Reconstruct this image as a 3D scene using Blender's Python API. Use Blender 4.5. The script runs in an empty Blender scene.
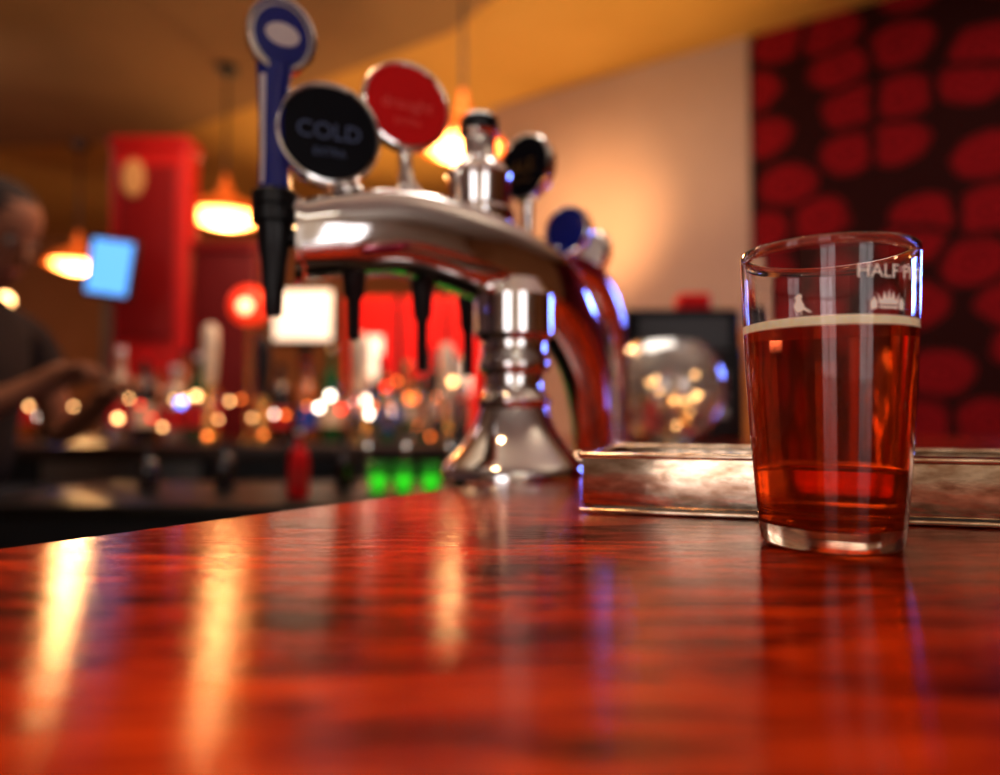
import bpy, bmesh, math, random
from mathutils import Vector, Matrix
random.seed(7)
C=1.10            # counter top height
E=C+0.0544        # eye height
CEIL=2.904
sc=bpy.context.scene
sc.view_settings.view_transform='Standard'
sc.view_settings.look='None'
sc.view_settings.gamma=.86
sc.view_settings.exposure=.14

# ---------------------------------------------------------------- materials
def mat(name,col,rough=.5,metal=0,trans=0,ior=1.45,emit=None,es=0,coat=0,spec=.5):
    m=bpy.data.materials.new(name); m.use_nodes=True
    b=m.node_tree.nodes['Principled BSDF']
    b.inputs['Base Color'].default_value=(*col,1)
    b.inputs['Roughness'].default_value=rough
    b.inputs['Metallic'].default_value=metal
    b.inputs['Transmission Weight'].default_value=trans
    b.inputs['IOR'].default_value=ior
    b.inputs['Coat Weight'].default_value=coat
    b.inputs['Coat Roughness'].default_value=.08
    b.inputs['Specular IOR Level'].default_value=spec
    if emit:
        b.inputs['Emission Color'].default_value=(*emit,1)
        b.inputs['Emission Strength'].default_value=es
    return m
def nt(m): return m.node_tree.nodes,m.node_tree.links,m.node_tree.nodes['Principled BSDF']
def noise_mat(name,c1,c2,scale=5,stretch=(1,1,1),rough=.5,metal=0,lo=.35,hi=.65,bump=0,detail=5,**k):
    m=mat(name,c1,rough,metal,**k); n,l,b=nt(m)
    tc=n.new('ShaderNodeTexCoord'); mp=n.new('ShaderNodeMapping'); mp.inputs['Scale'].default_value=stretch
    no=n.new('ShaderNodeTexNoise'); no.inputs['Scale'].default_value=scale; no.inputs['Detail'].default_value=detail
    r=n.new('ShaderNodeValToRGB'); r.color_ramp.elements[0].position=lo; r.color_ramp.elements[1].position=hi
    r.color_ramp.elements[0].color=(*c1,1); r.color_ramp.elements[1].color=(*c2,1)
    l.new(tc.outputs['Object'],mp.inputs[0]); l.new(mp.outputs[0],no.inputs['Vector'])
    l.new(no.outputs['Fac'],r.inputs[0]); l.new(r.outputs[0],b.inputs['Base Color'])
    if bump:
        bp=n.new('ShaderNodeBump'); bp.inputs['Strength'].default_value=bump; bp.inputs['Distance'].default_value=.001
        l.new(no.outputs['Fac'],bp.inputs['Height']); l.new(bp.outputs[0],b.inputs['Normal'])
    return m

chrome=mat('chrome',(1,.99,.97),.08,1)
satin=noise_mat('brushed_steel',(.50,.30,.18),(1,.84,.64),70,(1,3,3),.11,1,.3,.7,.10)
steel=mat('steel',(.35,.33,.30),.3,1)
blackp=mat('black_plastic',(.010,.010,.012),.3)
blackg=mat('black_gloss',(.005,.005,.010),.4,spec=.15)
redp=mat('red_enamel',(.80,.008,.010),.5,spec=.25)
bluep=mat('blue_enamel',(.008,.02,.28),.22,coat=1)
whitep=mat('white_enamel',(.8,.8,.8),.3)
gold=mat('gold_trim',(.9,.6,.2),.2,1)
pinktxt=mat('pink_print',(.95,.14,.12),.5)
paleblue=mat('pale_blue_print',(.12,.18,.34),.5)
glassm=mat('clear_glass',(1,1,1),.0,0,1,1.46)
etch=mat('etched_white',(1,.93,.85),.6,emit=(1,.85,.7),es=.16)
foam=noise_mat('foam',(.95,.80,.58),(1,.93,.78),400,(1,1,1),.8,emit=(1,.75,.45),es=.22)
darkwood=noise_mat('dark_wood',(.02,.008,.004),(.05,.018,.008),6,(1,1,8),.35)
orwood=noise_mat('orange_wood',(.45,.15,.03),(.65,.25,.06),6,(8,8,1),.35)

beer=mat('red_ale',(.60,.070,.006),.0,0,.93,1.33,emit=(.5,.03,.0),es=.02)  # faint emission added so the ale seems to glow

# mahogany counter
wood=mat('mahogany_varnish',(.4,.05,.01),.2,coat=.0,spec=.55); n,l,b=nt(wood)
tc=n.new('ShaderNodeTexCoord')
mp=n.new('ShaderNodeMapping'); mp.inputs['Rotation'].default_value=(0,0,math.radians(9)); mp.inputs['Scale'].default_value=(10,62,5)
no=n.new('ShaderNodeTexNoise'); no.inputs['Scale'].default_value=1.5; no.inputs['Detail'].default_value=10; no.inputs['Roughness'].default_value=.66; no.inputs['Distortion'].default_value=1.4
mp2=n.new('ShaderNodeMapping'); mp2.inputs['Scale'].default_value=(3.5,8,2)
no2=n.new('ShaderNodeTexNoise'); no2.inputs['Scale'].default_value=1.5; no2.inputs['Detail'].default_value=3
mx=n.new('ShaderNodeMath'); mx.operation='MULTIPLY_ADD'; mx.inputs[1].default_value=.45
r=n.new('ShaderNodeValToRGB'); cr=r.color_ramp
cr.elements[0].position=.60; cr.elements[0].color=(.022,.0012,.0005,1)
cr.elements[1].position=.90; cr.elements[1].color=(.60,.062,.004,1)
e=cr.elements.new(.71); e.color=(.25,.013,.0015,1)
l.new(tc.outputs['Object'],mp.inputs[0]); l.new(mp.outputs[0],no.inputs['Vector'])
l.new(tc.outputs['Object'],mp2.inputs[0]); l.new(mp2.outputs[0],no2.inputs['Vector'])
l.new(no2.outputs['Fac'],mx.inputs[0]); l.new(no.outputs['Fac'],mx.inputs[2])
l.new(mx.outputs[0],r.inputs[0]); l.new(r.outputs[0],b.inputs['Base Color'])
mp3=n.new('ShaderNodeMapping'); mp3.inputs['Rotation'].default_value=(0,0,math.radians(9)); mp3.inputs['Scale'].default_value=(40,240,10)
no3=n.new('ShaderNodeTexNoise'); no3.inputs['Scale'].default_value=2; no3.inputs['Detail'].default_value=5
l.new(tc.outputs['Object'],mp3.inputs[0]); l.new(mp3.outputs[0],no3.inputs['Vector'])
bp=n.new('ShaderNodeBump'); bp.inputs['Strength'].default_value=.40; bp.inputs['Distance'].default_value=.0006
l.new(no3.outputs['Fac'],bp.inputs['Height']); l.new(bp.outputs[0],b.inputs['Normal'])
b.inputs['Roughness'].default_value=.12

# rose-shaped wallpaper : rounded blooms on dark brown
peb=mat('rose_wallpaper',(.3,.01,.01),.8,spec=.1); n,l,b=nt(peb)
tc=n.new('ShaderNodeTexCoord'); sx=n.new('ShaderNodeSeparateXYZ'); cx=n.new('ShaderNodeCombineXYZ')
mp=n.new('ShaderNodeMapping'); mp.inputs['Scale'].default_value=(.84,1.12,1)
l.new(tc.outputs['Object'],sx.inputs[0]); l.new(sx.outputs['X'],cx.inputs['X']); l.new(sx.outputs['Z'],cx.inputs['Y']); l.new(cx.outputs[0],mp.inputs[0])
dn=n.new('ShaderNodeTexNoise'); dn.inputs['Scale'].default_value=9; dn.inputs['Detail'].default_value=2
ad=n.new('ShaderNodeMixRGB'); ad.blend_type='ADD'; ad.inputs[0].default_value=.05
def vor(feat):
    v=n.new('ShaderNodeTexVoronoi'); v.voronoi_dimensions='2D'; v.feature=feat; v.inputs['Scale'].default_value=4.1; v.inputs['Randomness'].default_value=.62; return v
v1=vor('DISTANCE_TO_EDGE'); v2=vor('F1')
def ramp(p0,c0,p1,c1):
    r=n.new('ShaderNodeValToRGB'); r.color_ramp.elements[0].position=p0; r.color_ramp.elements[1].position=p1
    r.color_ramp.elements[0].color=(*c0,1); r.color_ramp.elements[1].color=(*c1,1); return r
r1=ramp(.045,(0,0,0),.085,(1,1,1)); r2=ramp(.405,(1,1,1),.455,(0,0,0))
mu=n.new('ShaderNodeMath'); mu.operation='MULTIPLY'
l.new(mp.outputs[0],dn.inputs['Vector'])
l.new(mp.outputs[0],ad.inputs[1]); l.new(dn.outputs['Color'],ad.inputs[2])
for v in (v1,v2): l.new(ad.outputs[0],v.inputs['Vector'])
l.new(v1.outputs['Distance'],r1.inputs[0]); l.new(v2.outputs['Distance'],r2.inputs[0])
l.new(r1.outputs[0],mu.inputs[0]); l.new(r2.outputs[0],mu.inputs[1])
sn=n.new('ShaderNodeMath'); sn.operation='MULTIPLY'; sn.inputs[1].default_value=42
n2=n.new('ShaderNodeTexNoise'); n2.inputs['Scale'].default_value=16; n2.inputs['Detail'].default_value=3
am=n.new('ShaderNodeMath'); am.operation='MULTIPLY_ADD'; am.inputs[1].default_value=9
si=n.new('ShaderNodeMath'); si.operation='SINE'
l.new(v2.outputs['Distance'],sn.inputs[0]); l.new(mp.outputs[0],n2.inputs['Vector'])
l.new(n2.outputs['Fac'],am.inputs[0]); l.new(sn.outputs[0],am.inputs[2]); l.new(am.outputs[0],si.inputs[0])
r3=ramp(.0,(.23,.006,.011),.9,(.12,.003,.006)); l.new(si.outputs[0],r3.inputs[0])
mm=n.new('ShaderNodeMixRGB'); mm.inputs[1].default_value=(.026,.004,.004,1)
l.new(mu.outputs[0],mm.inputs[0]); l.new(r3.outputs[0],mm.inputs[2]); l.new(mm.outputs[0],b.inputs['Base Color'])

# ---------------------------------------------------------------- builder
class M:
    def __init__(s,name): s.name=name; s.bm=bmesh.new(); s.mats=[]
    def mi(s,m):
        if m not in s.mats: s.mats.append(m)
        return s.mats.index(m)
    def lathe(s,prof,m,mx=Matrix(),seg=40):
        i=s.mi(m); rings=[]
        for (r_,z) in prof:
            if r_<1e-6: rings.append([s.bm.verts.new(mx@Vector((0,0,z)))])
            else: rings.append([s.bm.verts.new(mx@Vector((r_*math.cos(2*math.pi*k/seg),r_*math.sin(2*math.pi*k/seg),z))) for k in range(seg)])
        for a,b_ in zip(rings[:-1],rings[1:]):
            for k in range(seg):
                k2=(k+1)%seg
                if len(a)==1 and len(b_)==1: continue
                if len(a)==1: f=s.bm.faces.new((a[0],b_[k],b_[k2]))
                elif len(b_)==1: f=s.bm.faces.new((a[k],b_[0],a[k2]))
                else: f=s.bm.faces.new((a[k],b_[k],b_[k2],a[k2]))
                f.material_index=i
        for rg in (rings[0],rings[-1]):
            if len(rg)>1 and rings[0] is not rings[-1]:
                try: f=s.bm.faces.new(rg); f.material_index=i
                except Exception: pass
        return s
    def box(s,c,d,m,mx=Matrix(),bev=0):
        i=s.mi(m)
        r_=bmesh.ops.create_cube(s.bm,size=1,matrix=mx@Matrix.Translation(c)@Matrix.Diagonal((*d,1)))
        fs=set()
        for v in r_['verts']:
            for f in v.link_faces: fs.add(f)
        for f in fs: f.material_index=i
        if bev:
            es=set(e for f in fs for e in f.edges)
            rr=bmesh.ops.bevel(s.bm,geom=list(es),offset=bev,segments=3,affect='EDGES',profile=.5)
            for f in rr['faces']: f.material_index=i
        return s
    def ball(s,c,r_,m,scale=(1,1,1),seg=24,mx=Matrix()):
        i=s.mi(m)
        q=bmesh.ops.create_uvsphere(s.bm,u_segments=seg,v_segments=seg//2,radius=r_,matrix=mx@Matrix.Translation(c)@Matrix.Diagonal((*scale,1)))
        for v in q['verts']:
            for f in v.link_faces: f.material_index=i
        return s
    def sweep(s,pts,rad,m,seg=32,power=2.0,sub=6,up=Vector((0,0,1)),cap=True):
        i=s.mi(m); P=[Vector(p) for p in pts]; n_=len(P); out=[]; ro=[]
        for a in range(n_-1):
            p0=P[max(a-1,0)];p1=P[a];p2=P[a+1];p3=P[min(a+2,n_-1)]
            for t in range(sub):
                u=t/sub
                out.append(.5*((2*p1)+(p2-p0)*u+(2*p0-5*p1+4*p2-p3)*u*u+(3*p1-p0-3*p2+p3)*u**3))
                ro.append([rad[a][q]*(1-u)+rad[a+1][q]*u for q in (0,1)])
        out.append(P[-1]); ro.append(rad[-1])
        rings=[]; side=None
        for k,p in enumerate(out):
            t=(out[min(k+1,len(out)-1)]-out[max(k-1,0)]).normalized()
            if side is None: side=t.cross(up).normalized()
            else: side=(side-t*side.dot(t)).normalized()
            w=side.cross(t).normalized()
            ring=[]
            for q in range(seg):
                an=2*math.pi*q/seg; c_,s_=math.cos(an),math.sin(an)
                x=math.copysign(abs(c_)**(2/power),c_); y=math.copysign(abs(s_)**(2/power),s_)
                ring.append(s.bm.verts.new(p+side*x*ro[k][0]+w*y*ro[k][1]))
            rings.append(ring)
        for a,b_ in zip(rings[:-1],rings[1:]):
            for q in range(seg):
                f=s.bm.faces.new((a[q],a[(q+1)%seg],b_[(q+1)%seg],b_[q])); f.material_index=i
        if cap:
            for rg in (rings[0],rings[-1]):
                f=s.bm.faces.new(rg); f.material_index=i
        return s
    def poly(s,pts,z0,z1,m):
        i=s.mi(m)
        a=[s.bm.verts.new((x,y,z0)) for x,y in pts]; b_=[s.bm.verts.new((x,y,z1)) for x,y in pts]
        fs=[s.bm.faces.new(b_),s.bm.faces.new(a[::-1])]
        for k in range(len(pts)):
            k2=(k+1)%len(pts); fs.append(s.bm.faces.new((a[k],a[k2],b_[k2],b_[k])))
        for f in fs: f.material_index=i
        return s
    def done(s,parent=None,bevel=0,ang=35):
        bmesh.ops.recalc_face_normals(s.bm,faces=s.bm.faces[:])
        me=bpy.data.meshes.new(s.name); s.bm.to_mesh(me); s.bm.free()
        for m in s.mats: me.materials.append(m)
        for p in me.polygons: p.use_smooth=True
        me.set_sharp_from_angle(angle=math.radians(ang))
        o=bpy.data.objects.new(s.name,me); sc.collection.objects.link(o)
        if bevel:
            bm_=o.modifiers.new('bev','BEVEL'); bm_.width=bevel; bm_.segments=3; bm_.limit_method='ANGLE'
        if parent:
            o.parent=parent; o.matrix_parent_inverse=Matrix.Translation(parent.location).inverted()
        return o
def group(name,loc):
    e=bpy.data.objects.new(name,None); e.location=loc; e.empty_display_size=.05; sc.collection.objects.link(e); return e
def T(x,y,z): return Matrix.Translation((x,y,z))
def aim(loc,nrm,roll=0):
    q=Vector(nrm).to_track_quat('Z','Y'); return Matrix.Translation(loc)@q.to_matrix().to_4x4()@Matrix.Rotation(roll,4,'Z')
def textmesh(body,size,extr):
    cu=bpy.data.curves.new('t','FONT'); cu.body=body; cu.size=size; cu.extrude=extr; cu.align_x='CENTER'; cu.align_y='CENTER'
    o=bpy.data.objects.new('t',cu); sc.collection.objects.link(o)
    bpy.context.view_layer.update()
    me=bpy.data.meshes.new_from_object(o.evaluated_get(bpy.context.evaluated_depsgraph_get()))
    bpy.data.objects.remove(o); return me
def addmesh(name,me,m,parent,mx=Matrix()):
    me.materials.clear(); me.materials.append(m); me.transform(mx)
    o=bpy.data.objects.new(name,me); sc.collection.objects.link(o)
    o.parent=parent; o.matrix_parent_inverse=Matrix.Translation(parent.location).inverted(); return o

# ---------------------------------------------------------------- room
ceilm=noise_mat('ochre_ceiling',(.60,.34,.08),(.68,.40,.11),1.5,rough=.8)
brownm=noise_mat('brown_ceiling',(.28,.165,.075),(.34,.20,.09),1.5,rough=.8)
greym=noise_mat('mauve_plaster',(.38,.275,.25),(.45,.33,.29),1.2,rough=.75)
farm=noise_mat('warm_plaster',(.40,.17,.06),(.48,.22,.09),1.2,rough=.8)
creamw=noise_mat('cream_plaster',(.78,.72,.64),(.84,.78,.70),1.2,rough=.8)
purp=noise_mat('purple_plaster',(.26,.20,.25),(.30,.23,.28),1.2,rough=.8)
tile=noise_mat('floor_boards',(.05,.02,.01),(.09,.04,.02),4,(1,10,1),.4)
M('floor').box((0,2,-.05),(10.4,10.4,.1),tile).done()
M('ceiling').box((0,2,CEIL+.05),(10.4,10.4,.1),ceilm).done()
M('wall_left').box((-5.05,2,CEIL/2),(.1,10.2,CEIL),purp).done()
M('wall_front').box((0,-3.05,CEIL/2),(10.2,.1,CEIL),creamw).done()
M('wall_right').box((5.05,2,CEIL/2),(.1,10.2,CEIL),farm).done()
M('wall_far').box((0,7.05,CEIL/2),(10,.1,CEIL),farm).done()
def wallseg(name,a,b_,m,th=.1):
    a=Vector((*a,0)); b_=Vector((*b_,0)); d=b_-a; L=d.length; an=math.atan2(d.y,d.x)
    o=M(name).box((L/2,th/2,CEIL/2),(L,th,CEIL),m).done()
    o.location=a; o.rotation_euler=(0,0,an); return o
wallseg('wall_wallpaper',(1.18,3.22),(4.9,.85),peb)
wallseg('wall_back',(-.06,4.02),(1.16,3.22),greym)
wallseg('wall_return',(-.02,6.95),(-.06,4.12),greym)
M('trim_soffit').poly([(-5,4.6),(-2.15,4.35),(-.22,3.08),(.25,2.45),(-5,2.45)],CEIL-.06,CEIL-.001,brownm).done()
M('ceiling_reflector').poly([(-4.9,2.40),(1.9,2.40),(4.4,.6),(4.9,-2.9),(-4.9,-2.9)],CEIL-.03,CEIL-.001,creamw).done()  # unseen cream reflector added so the chrome mirrors pale, not brown
M('trim_post').box((1.085,3.13,.76),(.10,.05,1.52),orwood,Matrix(),.006).done()
win=mat('highlight_pane_glow',(.5,.6,.8),.5,emit=(.95,.88,.86),es=2.3)  # emission for the added panes behind the camera
def highlight_pane(name,x):  # unseen glowing panes added for highlights on glass and chrome
    w=M(name); w.box((x,-2.97,1.7),(1.2,.02,1.5),win)
    for dx in (-.62,0,.62): w.box((x+dx,-2.95,1.7),(.05,.06,1.6),whitep)
    for dz in (-.78,.78): w.box((x,-2.95,1.7+dz),(1.3,.06,.05),whitep)
    w.done()
highlight_pane('highlight_pane_1',1.6); highlight_pane('highlight_pane_2',-1.3)

# ---------------------------------------------------------------- bar counter
edge=[(-1.05,-.72),(-.427,-.02),(-.2,.277),(-.11,.394),(-.045,.477),(-.005,.56),(.02,.66),(.04,.8),(.06,1.0),(.07,1.5)]
cp=edge+[(1.25,1.5),(1.9,.6),(1.9,-.72)]
g=group('bar_counter',(.5,.3,C))
M('counter_top').poly(cp[::-1],C-.045,C,wood).done(g,bevel=.004)
M('counter_body').poly([(x*.93+.08,y*.93+.03) for x,y in cp][::-1],0,C-.045,darkwood).done(g)

# ---------------------------------------------------------------- beer glass
gx,gy,GS=.1340,.2855,.966
g=group('beer_glass',(gx,gy,C))
TT=T(gx,gy,C+.0003)@Matrix.Diagonal((GS,GS,GS,1))
def ro(z):
    t=z/.123; return .0276+.0074*t+.0012*math.sin(math.pi*min(1,t*1.02))
prof=[(0,.0012),(.020,.0012),(.0238,0),(.0266,.0004),(.0276,.002)]
zz=[.006+.117*k/22 for k in range(23)]
prof+=[(ro(z),z) for z in zz[:-1]]+[(ro(.1222),.1222),(ro(.1222)-.0006,.123),(ro(.1222)-.0012,.1226)]
th=.0014
prof+=[(ro(z)-th,z) for z in zz[::-1] if z>.012 and z<.122]+[(.0255,.0105),(.0237,.0092),(.020,.0086),(.01,.0082),(0,.0081)]
M('glass_shell').lathe(prof,glassm,TT,96).done(g,ang=60)
lt=.0885; e_=.0002
lp=[(0,.0079),(.01,.0080),(.020,.0084),(.0238,.0090),(.0257,.0104)]+[(ro(z)-th+e_,z) for z in zz if .012<z<lt]+[(ro(lt)-th+e_,lt),(0,lt)]
M('beer').lathe(lp,beer,TT,96).done(g)
fp=[(0,lt+.0001),(ro(lt)-th+e_*1.5,lt+.0001),(ro(lt)-th+e_*1.5,lt+.0034),(.031,lt+.0038),(.028,lt+.0028),(0,lt+.0026)]
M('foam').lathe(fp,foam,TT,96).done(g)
face=math.atan2(-gy,-gx)
def wrap(me,ang0,z0,m,name):
    for v in me.vertices:
        z=z0+v.co.y; R_=ro(z)+.00015+v.co.z; a=face+ang0+v.co.x/R_
        v.co=(gx+GS*R_*math.cos(a),gy+GS*R_*math.sin(a),C+z*GS)
    me.update(); return addmesh(name,me,m,g)
wrap(textmesh('HALF PINT',.0074,.00005),math.radians(46),.1085,etch,'etched_text')
def shape(pts_list):
    bm=bmesh.new()
    for pts in pts_list:
        vs=[bm.verts.new((x*.001,y*.001,0)) for x,y in pts]; bm.faces.new(vs)
    me=bpy.data.meshes.new('s'); bm.to_mesh(me); bm.free(); return me
crown=[[(-4,-3),(4,-3),(4,-2),(-4,-2)],[(-4,-1.5),(4,-1.5),(5,3),(3,0),(2,3.6),(0.8,.4),(0,4.4),(-.8,.4),(-2,3.6),(-3,0),(-5,3)],
       [(-7.5,-3.5),(-4.8,-3),(-4.8,-.4),(-6,1.5),(-7.6,-.5)],[(7.0,-3.5),(4.8,-3),(4.8,0),(6,1.5),(7.4,-.5)]]
bird=[[(-1.9,-2.8),(-.4,-3.4),(1.2,-2.6),(1.6,-.8),(.6,1.0),(.4,2.0),(.9,2.8),(.2,3.6),(-.9,3.6),(-1.5,2.7),(-2.5,2.2),(-1.5,1.9),(-1.8,.6),(-2.4,-.8)],
      [(1.4,-1.4),(4.2,-3.6),(3.4,-3.9),(1.0,-2.4)],[(-1.4,-3.2),(-1.0,-3.2),(-1.0,-4.4),(-1.4,-4.4)],[(.2,-3.2),(.6,-3.2),(.6,-4.4),(.2,-4.4)]]
wrap(shape(crown),math.radians(38),.0975,etch,'etched_crown')
wrap(shape(bird),math.radians(-16),.0975,etch,'etched_bird')

# ---------------------------------------------------------------- drip tray
g=group('drip_tray',(.045,.373,C))
an=math.atan2(-.051,.187)
L_,D_,H_=.62,.10,.0300
MX=T(.044,.374,C+.0005)@Matrix.Rotation(an,4,'Z')
t=M('tray_body')
t.box((L_/2,.002,H_/2+.0015),(L_,.004,H_-.003),satin,MX,.0008)
t.box((L_/2,D_-.002,H_/2+.0015),(L_,.004,H_-.003),satin,MX,.0008)
t.box((.002,D_/2,H_/2+.0015),(.004,D_-.009,H_-.003),satin,MX,.0008)
t.box((L_-.002,D_/2,H_/2+.0015),(.004,D_-.009,H_-.003),satin,MX,.0008)
t.box((L_/2,.004,H_),(L_+.004,.013,.003),satin,MX,.0012)
t.box((L_/2,D_-.004,H_),(L_+.004,.013,.003),satin,MX,.0012)
t.box((.003,D_/2,H_),(.012,D_-.014,.003),satin,MX,.0012)
t.box((L_/2,-.001,.0012),(L_+.004,.006,.0022),satin,MX,.0006)
t.box((L_/2,D_/2,.002),(L_-.01,D_-.01,.002),steel,MX)
for k in range(40): t.box((.02+k*.0150,D_/2,H_-.004),(.006,D_-.012,.002),steel,MX)
t.done(g)

# ---------------------------------------------------------------- beer font (chrome tower)
def P(x,y,zr): return Vector((x,y,E+zr))
g=group('beer_tap_tower',(.016,.59,C))
arm=M('arm')
arm.sweep([P(-.153,.530,.128),P(-.12,.54,.135),P(-.075,.56,.141),P(-.017,.592,.130),P(.041,.640,.107),P(.080,.70,.060),P(.097,.745,.0),P(.103,.765,-.0538)],
          [(.034,.028),(.034,.031),(.034,.033),(.033,.036),(.031,.034),(.023,.027),(.019,.021),(.020,.020)],chrome,48,2.9,10)
arm.sweep([P(-.156,.529,.128),P(-.151,.5305,.128)],[(.037,.031),(.037,.031)],chrome,48,3.2,2)
arm.done(g)
M('fascia').box((0,0,0),(.044,.004,.020),mat('fascia_pink',(.6,.02,.12),.15,.7),aim(P(-.090,.519,.120),(-.42,-1,-.35)),.001).done(g)
M('rear_arch').sweep([P(.03,.70,.135),P(.062,.77,.162),P(.105,.83,.160),P(.138,.88,.115),P(.150,.90,.03),P(.149,.905,-.0538)],
          [(.016,.016),(.018,.018),(.019,.019),(.018,.018),(.015,.015),(.018,.018)],chrome,32,2.2,8).done(g)
col=[(0,0),(.062,0),(.062,.005),(.059,.010),(.053,.016),(.045,.024),(.038,.034),(.0325,.045),(.029,.056),(.031,.059),(.031,.063),(.027,.067),(.0245,.074),(.0245,.084),(.030,.088),(.031,.092),(.030,.096),(.028,.100),(.028,.112),(.034,.118),(.034,.150),(.022,.165),(0,.165)]
M('column').lathe(col,chrome,T(.012,.594,C),48).done(g)
M('leg_foot').lathe([(0,0),(.030,0),(.030,.004),(.022,.009),(.02,.012),(0,.012)],chrome,T(.103,.765,C),32).done(g)
M('leg_foot_rear').lathe([(0,0),(.028,0),(.028,.004),(.020,.009),(.018,.012),(0,.012)],chrome,T(.149,.905,C),32).done(g)
def nozzle(x,y,ztop,ln,k=1):
    pr=[(0,-ln),(.0035*k,-ln),(.0045*k,-ln+.002),(.005*k,-ln*.5),(.008*k,-ln*.42),(.009*k,-ln*.2),(.0105*k,-ln*.15),(.0105*k,0),(0,0)]
    M('nozzle').lathe(pr,blackp,T(x,y,E+ztop),24).done(g)
nozzle(-.113,.540,.116,.062)
nozzle(-.067,.60,.118,.085)
nozzle(-.030,.66,.112,.080)
nozzle(.0,.70,.10,.07)
def badge(name,c,d,nrm,facem,ringm,text,textm,foot,thick=.010,ts=.25):
    b=M(name); R_=d/2; mx=aim(P(*c),nrm)
    b.lathe([(0,-thick),(R_*.8,-thick),(R_*.97,-thick*.8),(R_,-thick*.3),(R_,0),(R_*.97,.0025),(R_*.92,.003),(R_*.88,.0005),(0,.0005)],ringm,mx,56)
    b.lathe([(0,.0006),(R_*.895,.0006),(R_*.88,.0012),(0,.002)],facem,mx,56)
    nv=Vector(nrm).normalized()
    s=P(*c)-nv*thick*.6-Vector((0,0,R_*.75)); f=P(*foot)
    b.sweep([s,(s+f)/2,f],[(.006,.006),(.0055,.0055),(.008,.008)],chrome,20,2,4,up=Vector((0,1,.1)))
    b.lathe([(0,-.004),(.012,-.004),(.012,.004),(.009,.008),(0,.008)],chrome,Matrix.Translation(f),24)
    b.done(g)
    if text:
        me=textmesh(text,d*ts,.0002)
        z=nv; x=Vector((0,0,1)).cross(z).normalized(); y=z.cross(x)
        q=Matrix.Translation(P(*c)+nv*.0022)@Matrix((x,y,z)).transposed().to_4x4()
        addmesh(name+'_text',me,textm,g,q)
        me=textmesh('EXTRA',d*.10,.0002)
        addmesh(name+'_subtext',me,textm,g,Matrix.Translation(Vector(y)*(-d*.2))@q)
badge('badge_black',(-.131,.530,.212),.081,(.42,-1,.04),blackg,chrome,'COLD',paleblue,(-.118,.545,.168),.018,.22)
badge('badge_red',(-.077,.570,.251),.076,(.48,-1,.06),redp,chrome,'draught',pinktxt,(-.076,.572,.177),.012,.19)
badge('badge_dark',(.024,.680,.238),.066,(-.85,-1,.02),blackg,chrome,'ALE',gold,(.026,.690,.150))
badge('badge_blue',(.073,.760,.196),.056,(-.75,-1,.05),bluep,chrome,None,None,(.068,.775,.175))
badge('badge_silver',(.112,.830,.188),.05,(-1,-.5,.0),whitep,chrome,None,None,(.105,.832,.175))
M('tap_head').lathe([(0,.0),(.024,0),(.030,.004),(.030,.012),(.027,.016),(.027,.038),(.029,.044),(.026,.050),(.016,.058),(.014,.062),(.014,.078),(.018,.082),(0,.082)],chrome,T(-.018,.60,E+.157),40).done(g)
M('tap_cap').lathe([(0,0),(.0155,0),(.0165,.004),(.0165,.012),(.012,.016),(0,.017)],blackp,T(-.018,.60,E+.239),32).done(g)
lx,ly=-.169,.520
h=M('tap_lever')
h.lathe([(0,.070),(.0052,.070),(.0062,.073),(.0070,.090),(.0080,.0905),(.0095,.112),(.0110,.118),(.0125,.135),(.0125,.139),(.0165,.140),(.0165,.150),(.0150,.151),(.0165,.152),(.0165,.162),(.014,.164),(0,.164)],blackp,T(lx,ly,E),32)
h.sweep([P(lx,ly,.162),P(lx-.001,ly,.19),P(lx-.002,ly,.22),P(lx-.001,ly,.26)],[(.0125,.009),(.0105,.008),(.010,.008),(.014,.008)],bluep,24,2.4,5,up=Vector((0,1,0)))
h.sweep([P(lx-.0065,ly-.0065,.168),P(lx-.0065,ly-.0065,.20),P(lx-.007,ly-.0065,.25)],[(.002,.002),(.002,.002),(.003,.002)],whitep,12,2,4,up=Vector((0,1,0)))
mxb=aim(P(lx+.004,ly,.282),(.6,-1,.0))@Matrix.Diagonal((.92,1.05,1,1))
h.lathe([(0,-.012),(.024,-.012),(.028,-.006),(.028,.003),(.0255,.004),(.024,.001),(0,.001)],chrome,mxb,40)
h.lathe([(0,.0012),(.0218,.0012),(.021,.003),(0,.004)],bluep,mxb,40)
h.lathe([(0,.0042),(.014,.0035),(.014,.0038),(0,.0045)],whitep,mxb@Matrix.Diagonal((1,.6,1,1)),30)
h.sweep([P(lx,ly,.128),P(lx+.012,ly+.006,.13),P(lx+.024,ly+.012,.131)],[(.008,.008),(.007,.007),(.010,.010)],blackp,20,2,4)
h.done(g)

# ---------------------------------------------------------------- fish bowl on the counter
bx,by=.262,1.09
g=group('glass_bowl',(bx,by,C))
bowlm=mat('bowl_glass',(.9,.9,.88),.03,0,.84,1.5,coat=1)
n,l,b=nt(bowlm); b.inputs['Metallic'].default_value=.10
R_=.088; pr=[(0,0.001),(.035,.0)]
for k in range(3,27):
    a=-math.pi/2+k*math.pi*.80/26; pr.append((R_*math.cos(a),R_+R_*math.sin(a)))
inn=[((R_-.004)*math.cos(-math.pi/2+k*math.pi*.80/26),R_+(R_-.004)*math.sin(-math.pi/2+k*math.pi*.80/26)) for k in range(26,2,-1)]
pr=pr+inn+[(0,.006)]
M('bowl_shell').lathe(pr,bowlm,T(bx,by,C+.0005),64).done(g,ang=60)
wl=mat('glint_warm',(1,.8,.5),.5,emit=(1,.55,.22),es=10)  # emissive colour for imitated highlights, no real lamp
cn=M('napkins_sachets_glints')
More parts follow.
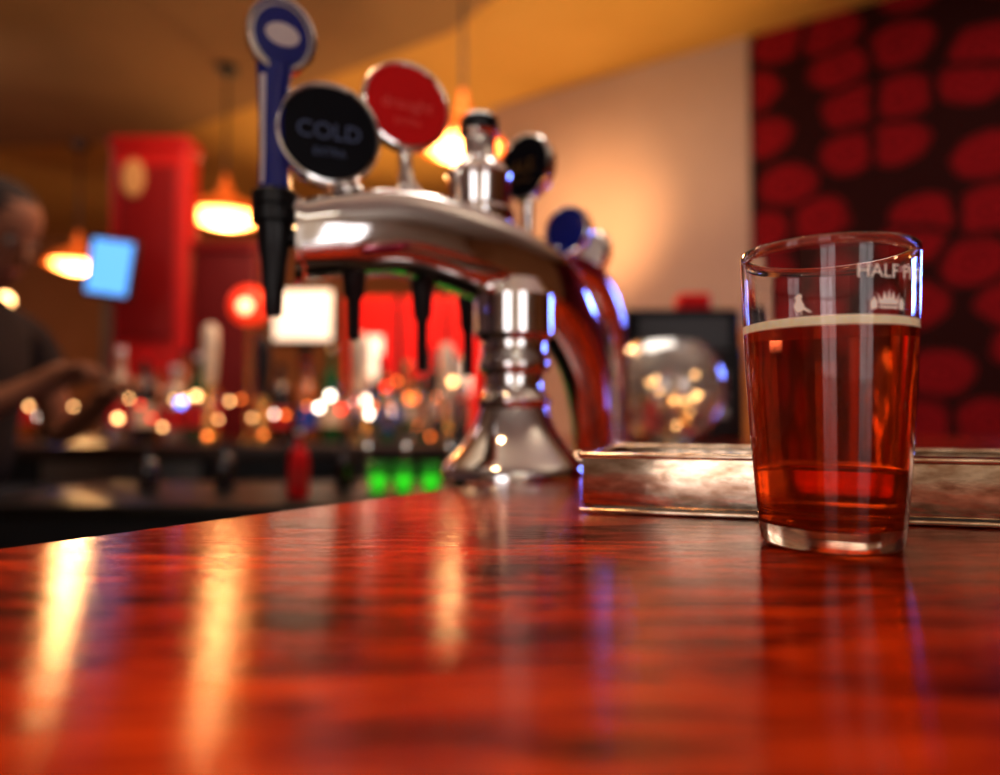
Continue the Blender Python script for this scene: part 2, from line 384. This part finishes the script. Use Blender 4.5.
for k in range(40):
    a=random.uniform(0,6.28); rr=random.uniform(0,.050)
    m_=random.choice([whitep,gold,blackp,redp,blackp,gold])
    cn.box((0,0,0),(.028,.018,.004),m_,T(bx+rr*math.cos(a),by+rr*math.sin(a),C+.026+random.uniform(0,.045))@Matrix.Rotation(random.uniform(0,3),4,'X')@Matrix.Rotation(random.uniform(0,3),4,'Z'))
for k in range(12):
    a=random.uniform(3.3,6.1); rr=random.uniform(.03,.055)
    cn.ball((bx+rr*math.cos(a),by+rr*math.sin(a),C+.03+random.uniform(0,.09)),.0038,wl,seg=10)  # glowing beads imitate highlights inside the bowl
cn.done(g)

g=group('cash_register',(.36,1.36,C))
cr_=M('register_body')
cr_.box((.345,1.36,C+.085),(.20,.17,.17),blackp,Matrix(),.006)
cr_.box((.345,1.36,C+.20),(.215,.10,.09),blackg,Matrix(),.008)
cr_.box((.345,1.308,C+.20),(.17,.004,.06),mat('dark_screen',(.02,.01,.01),.3))
for kx in range(5):
    for kz in range(3): cr_.box((.285+kx*.03,1.273,C+.05+kz*.032),(.02,.004,.02),steel,Matrix(),.001)
cr_.box((.375,1.36,C+.262),(.06,.05,.034),redp,Matrix(),.006)
cr_.done(g)

# ---------------------------------------------------------------- pendant lamps
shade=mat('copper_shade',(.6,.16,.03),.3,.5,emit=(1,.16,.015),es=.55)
glow=mat('lamp_glow',(1,.7,.4),.5,emit=(1,.42,.10),es=9)
def pendant(x,y,zr,pw,k=1.0):
    z=E+zr; g=group('pendant_lamp',(x,y,CEIL)); s=M('shade'); K=T(x,y,z)@Matrix.Diagonal((k,k,1,1))
    s.lathe([(.03,.14),(.035,.10),(.06,.085),(.12,.055),(.175,.005),(.180,-.014),(.174,-.014),(.118,.046),(.058,.076),(.03,.09)],shade,K,40)
    s.lathe([(0,.20),(.012,.20),(.018,.14),(.03,.14),(.032,.09),(0,.09)],shade,T(x,y,z),24)
    s.lathe([(0,-.055),(.07,-.050),(.12,-.034),(.15,-.012),(.11,.03),(.05,.06),(0,.07)],glow,K,32)
    s.lathe([(0,.19),(.006,.19),(.006,CEIL-z-.11),(.05,CEIL-z-.085),(.055,CEIL-z-.0605),(0,CEIL-z-.0602)],blackp,T(x,y,z),12)
    s.done(g)
    L=bpy.data.lights.new('bulb','POINT'); L.energy=pw; L.color=(1,.58,.25); L.shadow_soft_size=.08
    o=bpy.data.objects.new('pendant_bulb',L); o.location=(x,y,z-.14); sc.collection.objects.link(o); o.parent=g; o.matrix_parent_inverse=Matrix.Translation(g.location).inverted()
pendant(-1.345,3.4,.955,26,1.05)
pendant(-2.67,4.4,.93,26)
pendant(-.135,2.53,.97,18,.85)

# ---------------------------------------------------------------- back bar
g=group('back_bar',(-1.4,2.25,0))
bb=M('back_bar_cabinet')
TOP=E-.10
bb.box((-1.45,2.27,TOP-.02),(2.7,.56,.04),darkwood,Matrix(),.004)
bb.box((-1.45,2.29,(TOP-.04)/2),(2.66,.5,TOP-.04),blackp)
for k in range(9): bb.box((-1.10,2.035,TOP-.08-k*.018),(.40,.012,.008),steel)
bb.box((-1.10,2.038,TOP-.155),(.46,.006,.21),steel)
for dx in (-2.0,-.45): bb.box((dx,2.035,.55),(.55,.012,.8),steel,Matrix(),.003)
bb.done(g)
g=group('red_column',(-1.30,2.72,0))
rc=M('column_shell')
redw=noise_mat('red_lacquer',(.48,.008,.008),(.58,.012,.010),2,(1,1,1),.4)
rc.box((-1.335,2.69,1.10),(.29,.12,2.20),redw,Matrix(),.012)
rc.box((-1.335,2.69,2.17),(.31,.14,.05),redw,Matrix(),.015)
rc.box((-1.335,2.626,1.75),(.22,.012,.66),mat('dark_red',(.28,.005,.006),.4),Matrix(),.004)
rc.lathe([(0,0),(.040,0),(.045,.006),(0,.012)],mat('cream_disc',(.6,.30,.12),.5,emit=(1,.42,.12),es=.15),aim((-1.38,2.615,2.03),(0,-1,0))@Matrix.Diagonal((1,1.6,1,1)),30)
rc.done(g)
M('red_partition').box((-1.055,2.70,.88),(.24,.08,1.76),mat('deep_red',(.16,.005,.007),.5),Matrix(),.01).box((-1.055,2.70,1.78),(.25,.10,.04),mat('deep_red2',(.25,.008,.01),.4),Matrix(),.01).done()
g=group('menu_board',(-.3,2.66,1.05))
sg=mat('sign_glow',(.9,.8,.7),.5,emit=(1,.78,.56),es=1.3)
brd=M('boards')
rede=mat('red_board',(.8,.010,.006),.4,emit=(1,.015,.005),es=.42)
brd.box((-.31,2.66,E+.17),(.56,.03,.52),rede,Matrix(),.006)
for x in (-.56,-.38,-.20,-.06): brd.box((x,2.64,E+.17),(.02,.02,.52),darkwood)
brd.box((-.49,2.64,E+.17),(.09,.01,.22),sg); brd.box((-.16,2.64,E+.12),(.10,.01,.13),sg)
for x in (-.57,-.05): brd.box((x,2.66,(E-.08)/2),(.04,.04,E-.08),darkwood)
brd.done(g)
g=group('illuminated_sign',(-.75,2.66,1.4))
s_=M('sign_box'); s_.box((-.75,2.68,E+.36),(.25,.05,.22),darkwood,Matrix(),.01); s_.box((-.75,2.652,E+.36),(.22,.01,.19),sg,Matrix(),.004)
s_.box((-.75,2.69,(E+.25)/2),(.04,.03,E+.25),darkwood); s_.done(g)
g=group('till_screen',(-1.34,2.4,TOP))
mx=T(-1.34,2.40,E+.49)@Matrix.Rotation(math.radians(8),4,'Y')
q=M('screen'); q.box((0,0,0),(.165,.02,.21),blackp,mx,.005); q.box((0,-.012,0),(.140,.004,.185),mat('screen_glow',(.1,.2,.4),.4,emit=(.14,.45,1),es=1.3),mx)
q.box((-1.36,2.42,(TOP+.002+E+.42)/2),(.03,.02,E+.42-TOP),steel); q.box((-1.36,2.42,TOP+.006),(.16,.12,.01),steel); q.done(g)
g=group('table_globe_lamp',(-.82,2.28,TOP))
q=M('globe'); q.ball((-.82,2.28,E+.34),.065,mat('red_globe',(.9,.05,.02),.3,emit=(1,.05,.012),es=.9))
q.ball((-.81,2.215,E+.33),.022,mat('globe_hot',(1,.8,.6),.3,emit=(1,.6,.3),es=3))
q.lathe([(0,0.001),(.05,0.001),(.05,.01),(.01,.02),(.008,.36),(.02,.38),(0,.38)],gold,T(-.82,2.28,TOP),24); q.done(g)
amb=mat('amber_glass',(.40,.10,.01),.1,coat=1); grn=mat('green_glass',(.01,.09,.02),.1,coat=1); clr=mat('pale_glass',(.5,.38,.28),.08,.3,coat=1)
drk=mat('dark_glass',(.02,.008,.006),.08,coat=1); lab=mat('cream_label',(.8,.62,.42),.6); labr=mat('red_label',(.7,.02,.015),.6); labb=mat('blue_label',(.04,.10,.5),.6)
def bottle(b,x,y,z,h,m,lm,cap=gold,r_=.036):
    k=h/.30; z=z+.001
    b.lathe([(0,0),(r_*.95,0),(r_,.006),(r_,.17*k),(r_*.85,.20*k),(r_*.39,.225*k),(r_*.35,.28*k),(0,.28*k)],m,T(x,y,z),20)
    b.lathe([(0,.279*k),(r_*.43,.279*k),(r_*.43,.30*k),(0,.30*k)],cap,T(x,y,z),16)
    b.lathe([(r_+.0006,.05*k),(r_+.0006,.13*k),(r_+.0001,.13*k),(r_+.0001,.05*k)],lm,T(x,y,z),20)
def row(x,x1):
    bt=M('liquor_bottles')
    while x<x1:
        if not (-.92<x<-.72):
            bottle(bt,x,2.20+random.uniform(-.03,.03),TOP,random.uniform(.20,.31),random.choice([amb,grn,clr,drk,drk]),random.choice([lab,labr,labr,labb]),random.choice([gold,redp,blackp,whitep]))
        if x>-.73 or x<-.95: bottle(bt,x+.03,2.40,TOP,random.uniform(.24,.33),random.choice([amb,clr,drk,drk]),random.choice([lab,labr,lab]),random.choice([gold,redp,blackp]))
        x+=.088
    bt.done()
row(-1.75,-1.50); row(-1.20,-.93); row(-.70,-.16)
creamh=mat('cream_handle',(.85,.68,.5),.3,coat=.6)
def pump(x,hm,dz=0):
    y=2.11
    M('beer_pump').lathe([(0,.001),(.03,.001),(.03,.02),(.016,.03),(.014,.16+dz),(.02,.165+dz),(.02,.175+dz),(0,.175+dz)],gold,T(x,y,TOP),24).lathe([(0,.175+dz),(.014,.175+dz),(.020,.21+dz),(.025,.30+dz),(.022,.345+dz),(.012,.36+dz),(0,.362+dz)],hm,T(x,y,TOP),24).done()
pump(-.875,creamh); pump(-.42,creamh,-.03); pump(-.715,blackp,-.04); pump(-.16,creamh,-.06)
fl=M('back_bar_glints')  # added glowing beads stand in for highlights on bottles and glasses
ol=mat('glint_orange',(1,.5,.2),.5,emit=(1,.20,.03),es=8); bl=mat('glint_blue',(.2,.4,1),.5,emit=(.05,.22,1),es=7); wh=mat('glint_white',(1,1,1),.5,emit=(1,.85,.7),es=12)  # emissive colours of the imitated highlights
rl=mat('glint_red',(1,.1,.05),.5,emit=(1,.03,.01),es=6)
pts=[]
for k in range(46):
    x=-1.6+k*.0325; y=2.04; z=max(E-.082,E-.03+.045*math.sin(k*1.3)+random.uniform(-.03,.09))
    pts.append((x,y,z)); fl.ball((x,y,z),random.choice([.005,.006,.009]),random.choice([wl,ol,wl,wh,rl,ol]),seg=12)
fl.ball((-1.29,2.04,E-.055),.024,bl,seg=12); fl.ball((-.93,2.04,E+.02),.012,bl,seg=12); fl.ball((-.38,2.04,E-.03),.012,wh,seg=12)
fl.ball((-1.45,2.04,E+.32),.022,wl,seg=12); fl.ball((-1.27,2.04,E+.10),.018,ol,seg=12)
fl.sweep(pts,[(.0015,.0015)]*len(pts),blackp,6,2,2)  # wire added only to carry the highlight beads
fl.sweep([(-1.6,2.04,TOP+.002),pts[0]],[(.002,.002)]*2,blackp,6,2,2,up=Vector((0,1,0)))
fl.sweep([pts[-1],(-.13,2.04,TOP+.002)],[(.002,.002)]*2,blackp,6,2,2,up=Vector((0,1,0)))
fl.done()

g=group('bar_workstation',(-.4,1.18,0))
WT=E-.137
dst=mat('dark_steel',(.04,.035,.03),.4,1)
ws=M('station'); ws.box((-.39,1.18,WT-.01),(.78,.34,.02),dst,Matrix(),.003); ws.box((-.39,1.19,(WT-.02)/2),(.74,.30,WT-.02),blackp); ws.done(g)
ggl=mat('green_glow_glass',(.05,.5,.08),.2,emit=(.12,.85,.05),es=1.1)
ggt=mat('green_tint_glass',(.3,.9,.3),.05,0,.7,1.4)
gt=M('green_tumblers')
for x in (-.200,-.158,-.113):
    gt.lathe([(0,.001),(.013,.001),(.0175,.052),(.016,.052),(.012,.004),(0,.004)],ggt,T(x,1.15,WT),20)
    gt.lathe([(0,.005),(.0118,.005),(.0145,.030),(0,.030)],ggl,T(x,1.15,WT),16)
gt.done()
rb=M('sauce_bottles')
for x,y,m_,h_ in ((-.315,1.10,redp,.105),(-.27,1.22,drk,.10),(-.35,1.2,drk,.14),(-.07,1.22,drk,.15),(-.60,1.2,drk,.07),(-.47,1.2,drk,.08)):
    bottle(rb,x,y,WT,h_,m_,labr if m_ is redp else drk,whitep if m_ is redp else blackp,.016)
rb.done()
gl=M('wine_glasses')
for x in (-.24,-.17,-.09):
    gl.lathe([(0,.001),(.03,.001),(.028,.003),(.004,.008),(.0035,.07),(.012,.08),(.034,.11),(.036,.14),(.030,.17),(.029,.17),(.034,.14),(.032,.112),(.010,.083),(0,.081)],glassm,T(x,1.28,WT),28)
gl.done()

# ---------------------------------------------------------------- bartender
g=group('bartender',(-1.13,1.55,0))
skin=noise_mat('skin',(.26,.09,.04),(.32,.12,.055),8,rough=.7); shirt=noise_mat('brown_shirt',(.016,.006,.004),(.024,.009,.006),20,rough=.9); hair=noise_mat('brown_hair',(.025,.012,.009),(.045,.022,.015),40,(1,1,4),.9)
trs=mat('black_trousers',(.012,.012,.016),.9)
def skinobj(name,verts,edges,rad,m,sub=2):
    me=bpy.data.meshes.new(name); me.from_pydata(verts,edges,[]); me.materials.append(m)
    o=bpy.data.objects.new(name,me); sc.collection.objects.link(o)
    s=o.modifiers.new('skin','SKIN'); s.use_smooth_shade=True
    for i,v in enumerate(me.skin_vertices[0].data):
        r_=rad[i]; v.radius=r_ if isinstance(r_,tuple) else (r_,r_)
        v.use_root=(i==0)
    ss=o.modifiers.new('sub','SUBSURF'); ss.levels=sub; ss.render_levels=sub
    o.parent=g; o.matrix_parent_inverse=Matrix.Translation(g.location).inverted(); return o
X,Y,DZ=-1.21,1.55,-.06
skinobj('torso',[(X,Y,.95),(X,Y,1.08),(X+.02,Y,1.28+DZ),(X+.03,Y,1.40+DZ),(X+.035,Y,1.47+DZ),
   (X+.03,Y-.10,1.41+DZ),(X+.04,Y-.18,1.39+DZ),(X+.09,Y-.21,1.25+DZ),(X+.03,Y+.10,1.41+DZ),(X+.04,Y+.18,1.39+DZ),(X+.09,Y+.21,1.25+DZ)],
   [(0,1),(1,2),(2,3),(3,4),(3,5),(5,6),(6,7),(3,8),(8,9),(9,10)],
   [(.11,.15),(.10,.145),(.11,.16),(.09,.12),.055,.07,.062,.052,.07,.062,.052],shirt)
skinobj('legs',[(X,Y,.95),(X,Y-.09,.88),(X+.01,Y-.10,.48),(X-.01,Y-.10,.09),(X+.12,Y-.11,.045),(X,Y+.09,.88),(X+.01,Y+.10,.48),(X-.01,Y+.10,.09),(X+.12,Y+.11,.045)],
   [(0,1),(1,2),(2,3),(3,4),(0,5),(5,6),(6,7),(7,8)],[.13,.095,.065,.045,.04,.095,.065,.045,.04],trs)
def armhand(sgn,sh,el,wr,nm):
    d=(wr-el).normalized(); side=Vector((0,1,0)) if sgn>0 else Vector((0,-1,0)); side=(side-d*side.dot(d)).normalized()
    dn=Vector((0,0,-1)); k=wr+d*.05; V=[sh,el,wr,wr+d*.035,k+d*.03]; R=[.045,.038,.026,(.022,.034),(.018,.036)]
    Ed=[(0,1),(1,2),(2,3),(3,4)]
    skinobj(nm,[tuple(v) for v in V],Ed,R,skin)
    for i,(o_,ln) in enumerate(((-.030,.072),(-.010,.082),(.010,.077),(.029,.060))):
        b0=k+side*o_; a=b0+d*.02; b1=a+d*ln*.5+dn*.008; c1=b1+d*ln*.25+dn*.022; e1=c1+dn*ln*.25+d*.004
        skinobj(nm+'_finger_%d'%(i+1),[tuple(v) for v in (b0,a,b1,c1,e1)],[(0,1),(1,2),(2,3),(3,4)],[.010,.010,.009,.0085,.007],skin)
    b0=wr+d*.025-side*.02; a=b0-side*.03+d*.02; b1=a+d*.035-side*.005+dn*.01; c1=b1+d*.025+side*.006+dn*.012
    skinobj(nm+'_thumb',[tuple(v) for v in (b0,a,b1,c1)],[(0,1),(1,2),(2,3)],[.013,.012,.010,.008],skin)
armhand(-1,Vector((X+.07,Y-.20,1.32+DZ)),Vector((X+.10,Y-.22,1.16+DZ)),Vector((X+.27,Y-.14,1.20)),'forearm_right')
armhand(1,Vector((X+.07,Y+.20,1.32+DZ)),Vector((X+.10,Y+.22,1.14+DZ)),Vector((X+.27,Y+.12,1.18)),'forearm_left')
HM=T(X+.08,Y,1.60+DZ)@Matrix.Rotation(math.radians(-10),4,'Z')@Matrix.Rotation(math.radians(16),4,'Y')
hd=M('head')
hd.lathe([(0,-.118),(.022,-.117),(.042,-.105),(.056,-.08),(.064,-.045),(.070,-.01),(.076,.03),(.076,.06),(.066,.09),(.042,.112),(.018,.120),(0,.121)],skin,HM@Matrix.Diagonal((1.18,1,1,1)),32)
hd.sweep([HM@Vector((.080,0,.012)),HM@Vector((.094,0,-.015)),HM@Vector((.098,0,-.032)),HM@Vector((.082,0,-.040))],[(.007,.006),(.010,.008),(.014,.010),(.009,.006)],skin,16,2,4,up=Vector((0,1,0)))
for s_ in (-1,1):
    hd.ball((.074,s_*.030,.002),.010,mat('eye_white',(.35,.3,.25),.5),mx=HM,seg=16); hd.ball((.082,s_*.030,.002),.005,blackp,mx=HM,seg=12)
    hd.ball((.078,s_*.030,.020),.016,hair,(.4,1,.22),mx=HM,seg=12)
    hd.ball((-.005,s_*.074,-.012),.026,skin,(.7,.3,1.1),mx=HM,seg=16)
hd.ball((.070,0,-.066),.020,mat('lips',(.25,.06,.04),.4),(.5,1.15,.32),mx=HM,seg=16)
hd.lathe([(0,-.20),(.058,-.18),(.052,-.13),(.050,-.08),(0,-.06)],skin,HM@T(-.025,0,0),24)
hd.done(g,ang=80)
hr=M('hair'); hr.ball((-.012,0,.050),.090,hair,(1.10,.93,.96),mx=HM); hr.ball((-.045,0,-.015),.076,hair,(.85,1,1.15),mx=HM); hr.done(g,ang=80)

# ---------------------------------------------------------------- lights
def light(kind,name,loc,en,col,size=.3,target=None,ang=60,blend=.8):
    L=bpy.data.lights.new(name,kind); L.energy=en; L.color=col
    if kind=='AREA': L.size=size
    else: L.shadow_soft_size=size
    if kind=='SPOT': L.spot_size=math.radians(ang); L.spot_blend=blend
    o=bpy.data.objects.new(name,L); o.location=loc; sc.collection.objects.link(o)
    if target is not None: o.rotation_euler=(Vector(target)-Vector(loc)).to_track_quat('-Z','Y').to_euler()
    return o
light('SPOT','counter_spot',(-.75,-.1,2.8),100,(1,.66,.36),.12,(-.28,.18,C),30,1)
light('AREA','chrome_fill_panel',(.0,1.55,2.82),22,(1,.93,.84),1.1,(.0,1.5,C))  # unseen panel added for pale reflections on the chrome
light('AREA','rear_chrome_fill',(.3,-1.9,2.8),16,(1,.88,.74),.9,(.3,-2.6,1.4))  # added fill on the unseen rear wall, brightens what the chrome mirrors
light('SPOT','ceiling_bounce_fill',(-1.6,.3,1.7),55,(1,.88,.72),.1,(-.9,.9,2.9),110,1)  # added fill, lights the cream reflector overhead for bounce onto the chrome
light('SPOT','ceiling_bounce_fill',(1.9,-.2,1.9),45,(1,.88,.72),.1,(1.2,.6,2.9),110,1)  # second added fill for the same overhead reflector
light('SPOT','wall_washer',(.02,2.75,1.6),105,(1,.58,.24),.08,(.50,3.65,2.12),50,1)
light('SPOT','wall_washer',(2.2,.9,2.8),80,(1,.7,.55),.1,(2.2,2.5,1.7),95,1)
light('AREA','rear_chrome_fill',(-.8,2.05,2.75),8,(1,.62,.34),.4,(-.7,2.5,1.0))
light('AREA','rear_chrome_fill',(-2.8,2.8,2.75),14,(1,.75,.74),.5,(-2.8,3.8,1.0))
light('SPOT','ceiling_bounce_fill',(-1.0,4.8,1.2),95,(1,.64,.28),.1,(-.4,3.8,2.9),120,1)
light('SPOT','ceiling_bounce_fill',(.5,2.2,1.6),45,(1,.70,.32),.1,(.3,3.2,2.9),100,1)
light('AREA','neon_strip',(1.75,2.1,1.6),6,(.15,.25,1),.25,(0,.7,1.2))
wd=bpy.data.worlds.new('w'); sc.world=wd; wd.use_nodes=True
wd.node_tree.nodes['Background'].inputs[0].default_value=(1,.7,.5,1); wd.node_tree.nodes['Background'].inputs[1].default_value=.1

# ---------------------------------------------------------------- camera
cd=bpy.data.cameras.new('camera'); cam=bpy.data.objects.new('camera',cd); sc.collection.objects.link(cam)
cam.location=(0,0,E); cam.rotation_euler=(math.radians(90+1.84),0,0)
cd.sensor_width=36; cd.lens=25.2; cd.clip_start=.01
cd.dof.use_dof=True; cd.dof.focus_distance=.305; cd.dof.aperture_fstop=3.0
sc.camera=cam
